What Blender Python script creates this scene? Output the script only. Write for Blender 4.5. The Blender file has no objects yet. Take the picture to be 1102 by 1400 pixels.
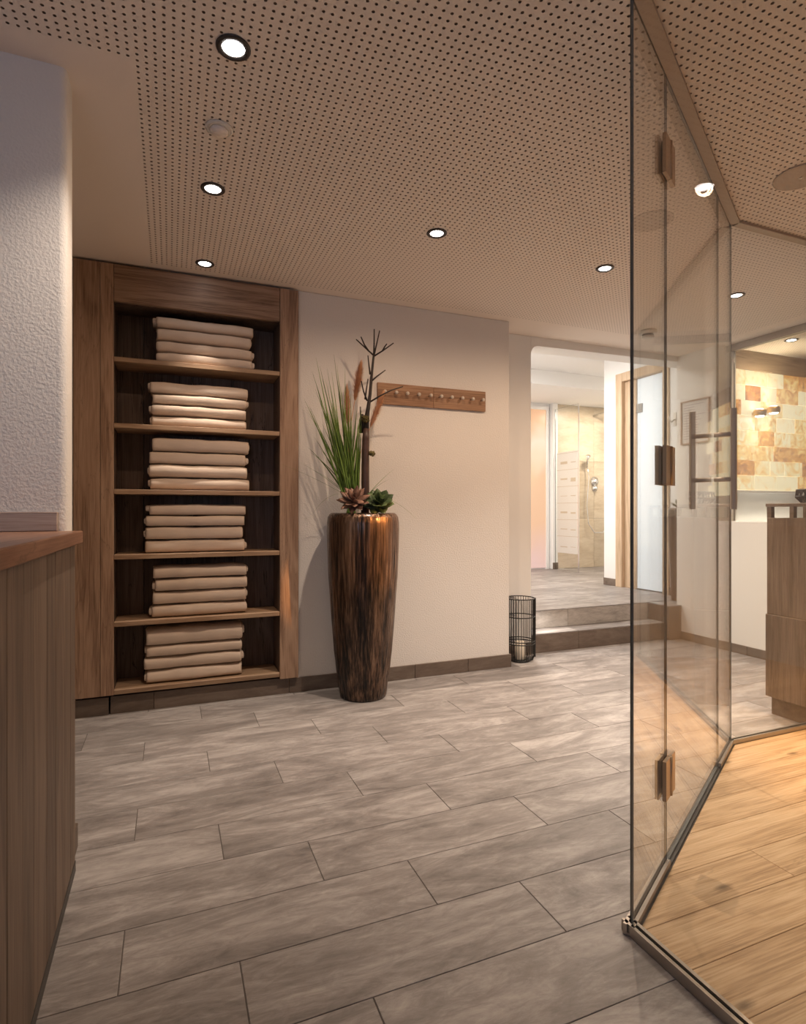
import bpy, bmesh, math, random
from mathutils import Vector, Matrix
import numpy as np

R = random.Random(11)
C = bpy.context.scene.collection
SC = bpy.context.scene
pi = math.pi

# ------------------------------------------------------------------ camera, world, exposure
H = 1.2                                  # eye height
FPX, CX, CY = 783.0, 551.0, 700.0
YAW = math.atan2(551 - 232, FPX)
cs, sn = math.cos(YAW), math.sin(YAW)
cd = bpy.data.cameras.new('camera'); cam = bpy.data.objects.new('camera', cd); C.objects.link(cam)
cam.location = (0, 0, H); cam.rotation_euler = (pi/2, 0, -YAW)
cd.sensor_fit = 'HORIZONTAL'; cd.sensor_width = 36; cd.lens = FPX/1102*36
cd.clip_start = .05; cd.clip_end = 60
SC.camera = cam
w = bpy.data.worlds.new('world'); SC.world = w; w.use_nodes = True
w.node_tree.nodes['Background'].inputs[0].default_value = (.55, .66, .9, 1)
w.node_tree.nodes['Background'].inputs[1].default_value = .5
vs = SC.view_settings
SC.display_settings.display_device = 'sRGB'
vs.view_transform = 'Standard'; vs.look = 'None'; vs.gamma = 1; vs.use_curve_mapping = False
vs.exposure = 0.2
cy = SC.cycles
cy.max_bounces = 10; cy.diffuse_bounces = 5; cy.glossy_bounces = 5; cy.transmission_bounces = 6
cy.transparent_max_bounces = 24; cy.caustics_reflective = False; cy.caustics_refractive = False
cy.sample_clamp_indirect = 4; cy.use_denoising = True

WARM = (1, .71, .48)
BEAM = (1, .84, .69)
def lamp(name, kind, loc, energy, col, rot=(0, 0, 0), parent=None, **kw):
    d = bpy.data.lights.new(name, kind); d.energy = energy; d.color = col
    for k, v in kw.items(): setattr(d, k, v)
    o = bpy.data.objects.new(name, d); C.objects.link(o); o.location = loc; o.rotation_euler = rot
    if parent: o.parent = parent; o.location = Vector(loc) - wloc(parent)
    return o
# daylight through the window behind the camera
lamp('window_daylight', 'AREA', (-1.3, -2.93, 1.6), 19, (.60, .72, 1), rot=(pi/2, 0, 0), shape='RECTANGLE', size=1.2, size_y=1.3)
# unseen fill lights added to reproduce the light of the raised back rooms
lamp('back_room_fill', 'AREA', (3.45, 5.3, 3.02), 52, (1, .93, .84), shape='DISK', size=.5)
lamp('back_room_fill', 'AREA', (4.0, 6.6, 2.84), 22, (1, .88, .74), shape='DISK', size=.4)
lamp('shower_fill', 'AREA', (6.1, 6.6, 2.84), 27, (1, .86, .68), shape='DISK', size=.3)
# unseen spots added for the light on the steps and in the cabin
lamp('step_fill', 'SPOT', (2.86, 4.17, .42), 9, (1, .92, .82), rot=(0, -.75, 0), spot_size=1.3, spot_blend=1, shadow_soft_size=.02)  # hidden behind the left jamb, added for the bright streak on the tread
lamp('cabin_fill', 'SPOT', (2.9, .55, 2.62), 150, (1, .86, .66), spot_size=1.7, spot_blend=.9, shadow_soft_size=0)
lamp('pot_highlight_spot', 'SPOT', (3.2, .55, 2.60), 1000, (1, .46, .14), rot=Vector((1.245-3.2, 3.45-.55, .95-2.60)).to_track_quat('-Z', 'Y').to_euler(), spot_size=.155, spot_blend=.7, shadow_soft_size=0)  # narrow orange spot added to put a highlight on the planter pot
lamp('floor_glow_spot', 'SPOT', (3.3, 1.3, 2.62), 260, (1, .52, .15), rot=(.1, -.08, 0), spot_size=1.0, spot_blend=.9, shadow_soft_size=0)  # orange spot added for the warm glow on the oak floor

# ------------------------------------------------------------------ helpers
WL = {}
def wloc(o): return WL.get(o.name, Vector((0, 0, 0)))
def tag(o, label=None, cat=None, group=None, kind=None):
    if label: o['label'] = label
    if cat: o['category'] = cat
    if group: o['group'] = group
    if kind: o['kind'] = kind
    return o
def thing(name, label, cat, loc, group=None):
    o = bpy.data.objects.new(name, None); C.objects.link(o)
    o.empty_display_size = .1
    o.location = loc; WL[o.name] = Vector(loc)
    return tag(o, label, cat, group)
class MB:
    def __init__(s): s.v = []; s.f = []; s.m = []
    def add(s, vs_, fs, mi=0):
        n = len(s.v); s.v += [tuple(p) for p in vs_]; s.f += [tuple(i+n for i in q) for q in fs]
        s.m += (mi if isinstance(mi, list) else [mi]*len(fs)); return s
    def box(s, x0, y0, z0, x1, y1, z1, ch=0, mi=0):
        if ch:
            return s.cbox(x0, y0, z0, x1, y1, z1, ch, mi)
        P = [(x0,y0,z0),(x1,y0,z0),(x1,y1,z0),(x0,y1,z0),(x0,y0,z1),(x1,y0,z1),(x1,y1,z1),(x0,y1,z1)]
        return s.add(P, [(0,3,2,1),(4,5,6,7),(0,1,5,4),(1,2,6,5),(2,3,7,6),(3,0,4,7)], mi)
    def cbox(s, x0, y0, z0, x1, y1, z1, c, mi=0):
        bm = bmesh.new()
        bmesh.ops.create_cube(bm, size=1)
        for v in bm.verts:
            v.co = Vector((x0+(v.co.x+.5)*(x1-x0), y0+(v.co.y+.5)*(y1-y0), z0+(v.co.z+.5)*(z1-z0)))
        bmesh.ops.bevel(bm, geom=bm.edges[:], offset=c, segments=1, affect='EDGES')
        return s.bm(bm, mi)
    def bm(s, bm, mi=0):
        bm.verts.index_update()
        s.add([v.co.copy() for v in bm.verts], [[v.index for v in f.verts] for f in bm.faces], mi); bm.free(); return s
    def obox(s, p0, p1, t, z0, z1, edge=0):
        """upright slab from p0 to p1 (plan), thickness t; edge = material of the narrow sides"""
        p0 = Vector(p0); p1 = Vector(p1); d = (p1-p0).normalized(); n = Vector((-d.y, d.x))*t/2
        q = [p0-n, p1-n, p1+n, p0+n]
        P = [(a.x, a.y, z0) for a in q] + [(a.x, a.y, z1) for a in q]
        return s.add(P, [(0,3,2,1),(4,5,6,7),(0,1,5,4),(1,2,6,5),(2,3,7,6),(3,0,4,7)], [edge,edge,0,edge,0,edge])
    def prism(s, poly, z0, z1, mi=0):
        n = len(poly)
        P = [(a[0], a[1], z0) for a in poly] + [(a[0], a[1], z1) for a in poly]
        return s.add(P, [tuple(range(n))[::-1], tuple(range(n, 2*n))] + [(i, (i+1) % n, n+(i+1) % n, n+i) for i in range(n)], mi)
    def lathe(s, prof, n=32, c=(0, 0, 0), mi=0, closed=False):
        P = []; F = []
        for r, z in prof:
            for k in range(n):
                a = 2*pi*k/n; P.append((c[0]+r*math.cos(a), c[1]+r*math.sin(a), c[2]+z))
        for i in range(len(prof)-1):
            for k in range(n):
                F.append((i*n+k, i*n+(k+1) % n, (i+1)*n+(k+1) % n, (i+1)*n+k))
        if not closed:
            F.append(tuple(range(n))[::-1]); F.append(tuple(range((len(prof)-1)*n, len(prof)*n)))
        return s.add(P, F, mi)
    def tube(s, pts, r, n=8, mi=0):
        pts = [Vector(p) for p in pts]; rs = r if isinstance(r, (list, tuple)) else [r]*len(pts)
        P = []; F = []; up = None
        for i, p in enumerate(pts):
            d = (pts[min(i+1, len(pts)-1)] - pts[max(i-1, 0)]).normalized()
            if up is None:
                up = Vector((0, 0, 1)) if abs(d.z) < .9 else Vector((1, 0, 0))
            a = d.cross(up).normalized(); b = a.cross(d).normalized(); up = b
            for k in range(n):
                t = 2*pi*k/n; P.append(p + (a*math.cos(t) + b*math.sin(t))*rs[i])
        for i in range(len(pts)-1):
            for k in range(n): F.append((i*n+k, i*n+(k+1) % n, (i+1)*n+(k+1) % n, (i+1)*n+k))
        F.append(tuple(range(n))[::-1]); F.append(tuple(range((len(pts)-1)*n, len(pts)*n)))
        return s.add(P, F, mi)
    def ring(s, c, rad, r, n=32, m=6):
        P = []; F = []
        for k in range(n):
            a = 2*pi*k/n
            for j in range(m):
                b = 2*pi*j/m; q = rad + r*math.cos(b)
                P.append((c[0]+q*math.cos(a), c[1]+q*math.sin(a), c[2]+r*math.sin(b)))
        for k in range(n):
            for j in range(m):
                F.append((k*m+j, ((k+1) % n)*m+j, ((k+1) % n)*m+(j+1) % m, k*m+(j+1) % m))
        return s.add(P, F)
    def mesh(s, name, mats, off=Vector((0, 0, 0)), smooth=False):
        me = bpy.data.meshes.new(name)
        me.from_pydata([tuple(Vector(p)-off) for p in s.v], [], s.f)
        for m in (mats if isinstance(mats, list) else [mats]): me.materials.append(m)
        if any(s.m): me.polygons.foreach_set('material_index', s.m)
        if smooth: me.polygons.foreach_set('use_smooth', [True]*len(me.polygons))
        me.update(); return me
def link(name, me, parent=None, loc=(0, 0, 0), rot=None):
    o = bpy.data.objects.new(name, me); C.objects.link(o)
    o.location = loc
    if rot is not None: o.rotation_euler = rot
    if parent: o.parent = parent; WL[o.name] = wloc(parent) + Vector(loc)
    else: WL[o.name] = Vector(loc)
    return o
def obj(name, mb, mats, parent=None, smooth=False, center=True):
    """mesh in world coordinates; its origin goes to the middle of its base so object-space textures differ per piece"""
    a = np.array(mb.v); lo, hi = a.min(0), a.max(0)
    org = Vector(((lo[0]+hi[0])/2, (lo[1]+hi[1])/2, lo[2]))
    me = mb.mesh(name, mats, org, smooth)
    return link(name, me, parent, org - (wloc(parent) if parent else Vector((0, 0, 0))))
def struct(name, mb, mats, parent=None, smooth=False):
    o = obj(name, mb, mats, parent, smooth)
    if not parent: o['kind'] = 'structure'
    return o
def auto_smooth(o, deg=35):
    me = o.data
    me.polygons.foreach_set('use_smooth', [True]*len(me.polygons))
    bm = bmesh.new(); bm.from_mesh(me)
    for e in bm.edges:
        if len(e.link_faces) == 2 and e.calc_face_angle(0) > math.radians(deg): e.smooth = False
    bm.to_mesh(me); bm.free(); return o
def at(px, py, Z):
    """a point at depth Z along the view, in room coordinates (metres)"""
    X = (px-CX)*Z/FPX
    return Vector((X*cs + Z*sn, -X*sn + Z*cs, H-(py-CY)*Z/FPX))

# ------------------------------------------------------------------ materials
def mat(name):
    m = bpy.data.materials.new(name); m.use_nodes = True
    nt = m.node_tree; nt.nodes.clear()
    out = nt.nodes.new('ShaderNodeOutputMaterial'); b = nt.nodes.new('ShaderNodeBsdfPrincipled')
    nt.links.new(b.outputs[0], out.inputs[0])
    def N(t, ins=None, **kw):
        n = nt.nodes.new('ShaderNode'+t)
        for k, v in kw.items(): setattr(n, k, v)
        for k, v in (ins or {}).items():
            if hasattr(v, 'is_output') or isinstance(v, bpy.types.NodeSocket): nt.links.new(v, n.inputs[k])
            else: n.inputs[k].default_value = v
        return n
    def S(k, v):
        if isinstance(v, bpy.types.NodeSocket): nt.links.new(v, b.inputs[k])
        else: b.inputs[k].default_value = v
    return m, N, S, nt, out, b
def ramp(N, fac, stops):
    r = N('ValToRGB', {0: fac}); e = r.color_ramp.elements
    while len(e) < len(stops): e.new(.5)
    for i, (p, c) in enumerate(stops): e[i].position = p; e[i].color = (*c, 1)
    return r.outputs[0]
def simple(name, col, rough=.5, metal=0, spec=.5, noise=0, bump=0, bscale=200):
    m, N, S, nt, out, b = mat(name)
    S('Roughness', rough); S('Metallic', metal); S('Specular IOR Level', spec)
    tc = N('TexCoord').outputs['Object']
    if noise:
        n = N('TexNoise', {'Vector': tc, 'Scale': 9.0, 'Detail': 4.0})
        S('Base Color', ramp(N, n.outputs[0], [(.3, tuple(c*(1-noise) for c in col)), (.7, tuple(min(1, c*(1+noise)) for c in col))]))
    else: S('Base Color', (*col, 1))
    if bump:
        n = N('TexNoise', {'Vector': tc, 'Scale': float(bscale), 'Detail': 2.0})
        S('Normal', N('Bump', {'Strength': bump, 'Distance': .004, 'Height': n.outputs[0]}).outputs[0])
    return m
def wood(name, dark, mid, light, axis=2, rough=.5, scale=1.0, cracks=.0, spec=.35, vary=.12, ring=.16, knots=0):
    m, N, S, nt, out, b = mat(name)
    tc = N('TexCoord').outputs['Object']; rnd = N('ObjectInfo').outputs['Random']
    off = N('VectorMath', {0: N('CombineXYZ', {0: rnd, 1: rnd, 2: rnd}).outputs[0], 1: (37., 53., 71.)}, operation='MULTIPLY').outputs[0]
    v = N('VectorMath', {0: tc, 1: off}, operation='ADD').outputs[0]
    st = [7., 7., 7.]; st[axis] = .55
    sv = N('Mapping', {'Vector': v, 'Scale': tuple(a*scale for a in st)}).outputs[0]
    n1 = N('TexNoise', {'Vector': sv, 'Scale': 1.3, 'Detail': 3.0, 'Distortion': 1.2}).outputs[0]
    # growth rings: contour lines of the slow noise
    rings = N('Math', {0: N('Math', {0: n1, 1: 26.}, operation='MULTIPLY').outputs[0]}, operation='SINE').outputs[0]
    rg = N('MapRange', {0: rings, 1: -1., 2: 1., 3: 0., 4: 1.}).outputs[0]
    st2 = [190., 190., 190.]; st2[axis] = 5.
    fv = N('Mapping', {'Vector': v, 'Scale': tuple(a*scale for a in st2)}).outputs[0]
    n2 = N('TexNoise', {'Vector': fv, 'Scale': 1.0, 'Detail': 5.0, 'Roughness': .65}).outputs[0]
    mix = N('Math', {0: N('Math', {0: rg, 1: ring}, operation='MULTIPLY').outputs[0], 1: N('Math', {0: n2, 1: 1-ring}, operation='MULTIPLY').outputs[0]}, operation='ADD').outputs[0]
    mix = N('Math', {0: mix, 1: N('MapRange', {0: n1, 1: .3, 2: .7, 3: -.05, 4: .05}).outputs[0]}, operation='ADD').outputs[0]
    col = ramp(N, mix, [(.30, dark), (.5, mid), (.70, light)])
    if cracks:
        st3 = [9., 9., 9.]; st3[axis] = .9
        kv = N('Mapping', {'Vector': v, 'Scale': tuple(st3)}).outputs[0]
        k = N('TexNoise', {'Vector': kv, 'Scale': 1.0, 'Detail': 5.0, 'Distortion': .6}).outputs[0]
        k = N('Math', {0: N('Math', {0: k, 1: .5}, operation='SUBTRACT').outputs[0]}, operation='ABSOLUTE').outputs[0]
        kk = N('MapRange', {0: k, 1: 0., 2: .006, 3: cracks, 4: 0.}).outputs[0]
        col = N('MixRGB', {0: kk, 1: col, 2: (dark[0]*.3, dark[1]*.3, dark[2]*.3, 1)}).outputs[0]
    if knots:
        st4 = [6.5, 6.5, 6.5]; st4[axis] = 2.6
        vo = N('TexVoronoi', voronoi_dimensions='2D', ins={'Vector': N('Mapping', {'Vector': v, 'Scale': tuple(st4)}).outputs[0], 'Scale': 1.0})
        sel = N('Math', {0: N('SeparateXYZ', {0: vo.outputs['Color']}).outputs[0], 1: .80}, operation='GREATER_THAN').outputs[0]
        kd = N('Math', {0: vo.outputs['Distance'], 1: N('Math', {0: n2, 1: .08}, operation='MULTIPLY').outputs[0]}, operation='ADD').outputs[0]
        kf = N('Math', {0: N('MapRange', {0: kd, 1: .06, 2: .16, 3: knots, 4: 0.}).outputs[0], 1: sel}, operation='MULTIPLY').outputs[0]
        col = N('MixRGB', {0: kf, 1: col, 2: (dark[0]*.35, dark[1]*.35, dark[2]*.35, 1)}).outputs[0]
    br = N('MapRange', {0: rnd, 1: 0., 2: 1., 3: 1-vary, 4: 1+vary}).outputs[0]
    hsv = N('HueSaturation', {'Color': col, 'Value': br}).outputs[0]
    S('Base Color', hsv); S('Roughness', rough); S('Specular IOR Level', spec)
    S('Normal', N('Bump', {'Strength': .15, 'Distance': .002, 'Height': mix}).outputs[0])
    return m
def stone(name, dark, mid, light, rough=.42, axis=0, vary=.08):
    m, N, S, nt, out, b = mat(name)
    tc = N('TexCoord').outputs['Object']; rnd = N('ObjectInfo').outputs['Random']
    off = N('VectorMath', {0: N('CombineXYZ', {0: rnd, 1: rnd, 2: rnd}).outputs[0], 1: (91., 57., 33.)}, operation='MULTIPLY').outputs[0]
    v = N('VectorMath', {0: tc, 1: off}, operation='ADD').outputs[0]
    st = [7., 7., 7.]; st[axis] = 1.7
    sv = N('Mapping', {'Vector': v, 'Rotation': (0, 0, .18), 'Scale': tuple(st)}).outputs[0]
    n1 = N('TexNoise', {'Vector': sv, 'Scale': .85, 'Detail': 11.0, 'Roughness': .72, 'Distortion': 1.0}).outputs[0]
    st2 = [30., 30., 30.]; st2[axis] = 9.
    n2 = N('TexNoise', {'Vector': N('Mapping', {'Vector': v, 'Rotation': (0, 0, .12), 'Scale': tuple(st2)}).outputs[0], 'Scale': 1.0, 'Detail': 6.0, 'Roughness': .75, 'Distortion': .8}).outputs[0]
    mx = N('Math', {0: N('Math', {0: n1, 1: .68}, operation='MULTIPLY').outputs[0], 1: N('Math', {0: n2, 1: .32}, operation='MULTIPLY').outputs[0]}, operation='ADD').outputs[0]
    col = ramp(N, mx, [(.36, dark), (.49, mid), (.62, light)])
    br = N('MapRange', {0: rnd, 1: 0., 2: 1., 3: 1-vary, 4: 1+vary}).outputs[0]
    S('Base Color', N('HueSaturation', {'Color': col, 'Value': br}).outputs[0])
    S('Roughness', N('MapRange', {0: n2, 1: .3, 2: .7, 3: rough-.07, 4: rough+.08}).outputs[0]); S('Specular IOR Level', .45)
    S('Normal', N('Bump', {'Strength': .12, 'Distance': .002, 'Height': mx}).outputs[0])
    return m
def glass(name, tint=(.95, .97, .95), refl=1.0):
    m, N, S, nt, out, b = mat(name); nt.nodes.remove(b)
    tr = N('BsdfTransparent', {0: (*tint, 1)}); gl = N('BsdfGlossy', {0: (1, 1, 1, 1), 'Roughness': 0.0})
    fac = N('LayerWeight', {0: .5}).outputs['Facing']
    p = N('Math', {0: fac, 1: 5.}, operation='POWER').outputs[0]
    r = N('MapRange', {0: p, 1: 0., 2: 1., 3: .04*refl, 4: 1.}).outputs[0]
    mx = N('MixShader', {0: r, 1: tr.outputs[0], 2: gl.outputs[0]})
    nt.links.new(mx.outputs[0], out.inputs[0]); return m
def emit(name, col, s):
    m, N, S, nt, out, b = mat(name)
    S('Base Color', (*col, 1)); S('Emission Color', (*col, 1)); S('Emission Strength', s); S('Roughness', .6); return m

M = {}
M['wall'] = simple('plaster_rough', (.79, .75, .71), .85, spec=.2, bump=.7, bscale=110)
M['wall_smooth'] = simple('plaster_smooth', (.88, .86, .83), .8, spec=.2, bump=.12, bscale=90)
M['wall_white'] = simple('plaster_white', (.86, .86, .86), .8, spec=.2, bump=.1, bscale=60)
M['ceiling'] = simple('ceiling_board', (.88, .785, .70), .8, spec=.2)
M['felt'] = simple('acoustic_felt', (.40, .335, .29), .95, spec=.05)
M['grout'] = simple('grout', (.15, .135, .125), .9, spec=.1)
M['tile'] = stone('porcelain_tile', (.125, .113, .109), (.245, .224, .216), (.42, .395, .385))
M['tile_dark'] = stone('porcelain_skirting', (.10, .074, .058), (.155, .116, .092), (.21, .165, .135), .5)
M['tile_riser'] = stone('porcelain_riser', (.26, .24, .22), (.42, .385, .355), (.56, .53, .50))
M['tile_beige'] = stone('beige_wall_tile', (.50, .41, .30), (.60, .51, .39), (.68, .60, .48), .35)
for ax, k in ((0, 'x'), (1, 'y'), (2, 'z')):
    M['oak_'+k] = wood('brown_oak_'+k, (.19, .112, .073), (.345, .22, .148), (.45, .305, .215), ax, cracks=.3)
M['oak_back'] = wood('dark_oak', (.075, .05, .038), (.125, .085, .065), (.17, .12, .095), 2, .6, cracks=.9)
M['oak_edge'] = wood('shelf_oak', (.24, .145, .085), (.36, .235, .15), (.46, .32, .21), 0)
M['counter_board'] = wood('greyed_oak', (.095, .066, .048), (.16, .114, .085), (.215, .158, .12), 2, .55, vary=.12)
M['counter_top'] = wood('red_oak_top', (.16, .075, .045), (.26, .13, .08), (.35, .19, .12), 1, .35, cracks=.5)
M['upstand'] = wood('grey_oak_upstand', (.26, .19, .155), (.44, .34, .285), (.54, .45, .39), 0, .5, cracks=.5)
M['floor_oak'] = wood('light_oak_floor', (.36, .225, .12), (.56, .375, .215), (.68, .49, .31), 0, .42, .9, cracks=.22, vary=.1, ring=.13, knots=.8)
M['peg_board'] = wood('coat_rail_oak', (.20, .105, .058), (.32, .18, .105), (.42, .25, .15), 0)
M['desk_oak'] = wood('desk_oak', (.12, .082, .058), (.19, .135, .098), (.255, .19, .145), 2, .42, cracks=.4)
M['band_oak'] = wood('salt_room_oak', (.40, .29, .19), (.56, .43, .30), (.66, .53, .38), 0)
M['pine_z'] = wood('pale_pine', (.46, .33, .22), (.60, .45, .31), (.68, .53, .39), 2, vary=.05)
M['steel'] = simple('brushed_steel', (.56, .48, .41), .45, .2, bump=.05, bscale=400)
M['rail'] = simple('anodised_rail', (.42, .38, .34), .38, .85)
M['rail_ceiling'] = simple('bronze_ceiling_rail', (.42, .33, .25), .5, .25)
M['chrome'] = simple('chrome', (.8, .8, .8), .12, 1)
M['bronze'] = simple('bronze_hinge', (.50, .36, .24), .35, .8, bump=.05, bscale=300)
M['black'] = simple('black_wire', (.012, .011, .010), .45)
M['dark_trim'] = simple('dark_trim', (.06, .05, .045), .4, .5)
M['white_plastic'] = simple('white_plastic', (.72, .68, .62), .5)
M['seal'] = simple('dark_seal', (.05, .045, .04), .5)
M['glass'] = glass('clear_glass', (.985, .99, .985))
M['glass_edge'] = simple('glass_edge', (.16, .17, .165), .2, 0, .6)
M['lens'] = emit('lamp_lens', (1, .95, .92), 14)
M['towel'] = simple('towel_terry', (.72, .595, .495), .95, spec=.1, noise=.04, bump=.5, bscale=420)
M['candle'] = simple('candle_wax', (.80, .72, .60), .5)
M['wick'] = simple('candle_wick', (.03, .025, .02), .9)
M['grey_box'] = simple('grey_plate', (.3, .3, .3), .4, .6)
M['gold'] = simple('gold_sconce', (.75, .48, .18), .28, 1)
M['paper'] = simple('paper', (.80, .77, .74), .8)
M['ink'] = simple('print_ink', (.45, .38, .40), .8)
M['ink_pale'] = simple('pale_print', (.62, .52, .40), .8)
M['frame_wood'] = simple('thin_frame', (.45, .30, .22), .5)
def brick_mat():
    m, N, S, nt, out, b = mat('salt_brick')
    tc = N('TexCoord').outputs['Object']; rnd = N('ObjectInfo').outputs['Random']
    off = N('VectorMath', {0: N('CombineXYZ', {0: rnd, 1: rnd, 2: rnd}).outputs[0], 1: (37., 53., 71.)}, operation='MULTIPLY').outputs[0]
    v = N('VectorMath', {0: tc, 1: off}, operation='ADD').outputs[0]
    n = N('TexNoise', {'Vector': v, 'Scale': 9., 'Detail': 5., 'Distortion': 1.6}).outputs[0]
    k = N('Math', {0: N('Math', {0: n, 1: .8}, operation='MULTIPLY').outputs[0], 1: N('MapRange', {0: N('Math', {0: rnd, 1: 1.8}, operation='POWER').outputs[0], 1: 0., 2: 1., 3: .30, 4: -.20}).outputs[0]}, operation='ADD').outputs[0]
    col = ramp(N, k, [(.16, (.42, .17, .07)), (.34, (.74, .36, .11)), (.48, (.95, .64, .25)), (.66, (1., .86, .56))])
    S('Base Color', N('MixRGB', {0: .5, 1: col, 2: (.05, .03, .02, 1)}).outputs[0]); S('Roughness', .5); S('Emission Color', col); S('Emission Strength', .66)
    S('Normal', N('Bump', {'Strength': .3, 'Distance': .004, 'Height': n}).outputs[0]); return m
M['salt'] = brick_mat()
def frosted(name, col, s):
    m, N, S, nt, out, b = mat(name)
    tc = N('TexCoord').outputs['Object']
    S('Base Color', (*col, 1)); S('Roughness', .35); S('Emission Color', (*col, 1)); S('Emission Strength', s); return m
M['frost_door'] = frosted('lit_frosted_glass', (.80, .90, 1.), .3)
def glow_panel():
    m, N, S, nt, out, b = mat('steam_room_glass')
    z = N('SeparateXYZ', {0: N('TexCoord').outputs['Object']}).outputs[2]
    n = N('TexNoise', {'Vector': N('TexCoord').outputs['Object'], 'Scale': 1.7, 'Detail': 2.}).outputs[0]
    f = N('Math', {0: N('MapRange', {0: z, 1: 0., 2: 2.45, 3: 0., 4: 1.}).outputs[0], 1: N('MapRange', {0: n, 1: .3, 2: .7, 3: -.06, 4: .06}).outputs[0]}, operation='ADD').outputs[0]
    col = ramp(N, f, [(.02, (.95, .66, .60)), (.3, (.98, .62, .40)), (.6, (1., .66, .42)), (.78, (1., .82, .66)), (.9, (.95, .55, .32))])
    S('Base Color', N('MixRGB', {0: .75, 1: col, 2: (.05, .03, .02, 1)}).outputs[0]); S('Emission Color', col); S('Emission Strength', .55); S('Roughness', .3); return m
M['steam'] = glow_panel()
def pot_mat():
    m, N, S, nt, out, b = mat('carved_bronze')
    tc = N('TexCoord').outputs['Object']
    fv = N('Mapping', {'Vector': tc, 'Scale': (85, 85, 2.6)}).outputs[0]
    n = N('TexNoise', {'Vector': fv, 'Scale': 1., 'Detail': 6., 'Roughness': .65}).outputs[0]
    sv = N('Mapping', {'Vector': tc, 'Scale': (9, 9, .8)}).outputs[0]
    n2 = N('TexNoise', {'Vector': sv, 'Scale': 1., 'Detail': 3.}).outputs[0]
    mx = N('Math', {0: N('Math', {0: n, 1: .65}, operation='MULTIPLY').outputs[0], 1: N('Math', {0: n2, 1: .35}, operation='MULTIPLY').outputs[0]}, operation='ADD').outputs[0]
    col = ramp(N, mx, [(.41, (.006, .004, .003)), (.48, (.06, .035, .023)), (.56, (.17, .10, .064)), (.69, (.36, .24, .16))])
    S('Base Color', col); S('Metallic', .8); S('Coat Weight', .5); S('Coat Roughness', .2); S('Roughness', N('MapRange', {0: n, 1: .3, 2: .7, 3: .48, 4: .26}).outputs[0])
    S('Normal', N('Bump', {'Strength': .75, 'Distance': .005, 'Height': n}).outputs[0]); return m
M['pot'] = pot_mat()
def two(name, a, b_, scale=6., rough=.5, spec=.4):
    m, N, S, nt, out, b = mat(name)
    n = N('TexNoise', {'Vector': N('TexCoord').outputs['Object'], 'Scale': scale, 'Detail': 3.}).outputs[0]
    rnd = N('ObjectInfo').outputs['Random']
    f = N('Math', {0: n, 1: N('MapRange', {0: rnd, 1: 0., 2: 1., 3: -.2, 4: .2}).outputs[0]}, operation='ADD').outputs[0]
    S('Base Color', ramp(N, f, [(.3, a), (.7, b_)])); S('Roughness', rough); S('Specular IOR Level', spec); return m
M['grass'] = two('grass_blade', (.07, .13, .02), (.22, .34, .07), 4.)
M['succulent_brown'] = two('brown_succulent', (.11, .055, .038), (.24, .13, .09), 20.)
M['succulent_green'] = two('green_succulent', (.02, .035, .012), (.07, .10, .035), 14.)
M['branch'] = two('dark_branch', (.02, .014, .012), (.05, .035, .03), 12., .6)
M['trunk'] = two('brown_bamboo', (.05, .026, .02), (.11, .06, .045), 8., .45)
M['plume'] = two('plume', (.60, .30, .15), (.82, .50, .30), 10., .9, .1)
M['moss'] = two('lichen', (.06, .05, .02), (.17, .14, .06), 60., .9, .1)
M['soil'] = simple('soil', (.05, .035, .025), .95)

# ------------------------------------------------------------------ room shell
CEIL = 2.68
VW = 3.81                                      # back wall with the coat rail
AV, BV = Vector((1.219, 1.268)), Vector((2.665, 2.09))   # corners of the glass cabin
DV = (BV-AV).normalized(); NV = Vector((-DV.y, DV.x))  # NV points out of the cabin
LAB = (BV-AV).length
RW = 4.48                                      # right wall
struct('wall_back', MB().box(.795, VW, 0, 2.443, 4.30, CEIL, .004), M['wall'])
struct('wall_recess', MB().box(2.3, 4.06, 0, 2.82, 4.25, CEIL, .004), M['wall_smooth'])
# opening above the steps, with a rounded upper corner
def lintel():
    mb = MB(); r = .07; zb = 2.605
    pts = [(2.82, CEIL), (2.82, zb-r)] + [(2.82+r-r*math.cos(a), zb-r+r*math.sin(a)) for a in [i*pi/16 for i in range(1, 9)]] + [(5.3, zb+.035), (5.3, CEIL)]
    n = len(pts)
    P = [(x, 4.06, z) for x, z in pts] + [(x, 4.25, z) for x, z in pts]
    mb.add(P, [tuple(range(n)), tuple(range(n, 2*n))[::-1]] + [(i, n+i, n+(i+1) % n, (i+1) % n) for i in range(n)])
    return mb
struct('trim_lintel', lintel(), M['wall_smooth'])
struct('wall_above_opening', MB().box(2.0, 4.12, CEIL, 7.4, 4.25, 3.3), M['wall_white'])
# right wall: full height near the steps, then a low wall with an opening to the salt room
struct('wall_right', MB().box(RW, 3.65, 0, RW+.17, 4.077, CEIL, .004), M['wall_smooth'])
struct('wall_low', MB().box(RW, 2.2, 0, RW+.17, 3.65, 1.12, .004), M['wall_smooth'])
struct('wall_cabin', MB().box(RW, -3, 0, RW+.17, 2.2, CEIL), M['wall'])
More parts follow.
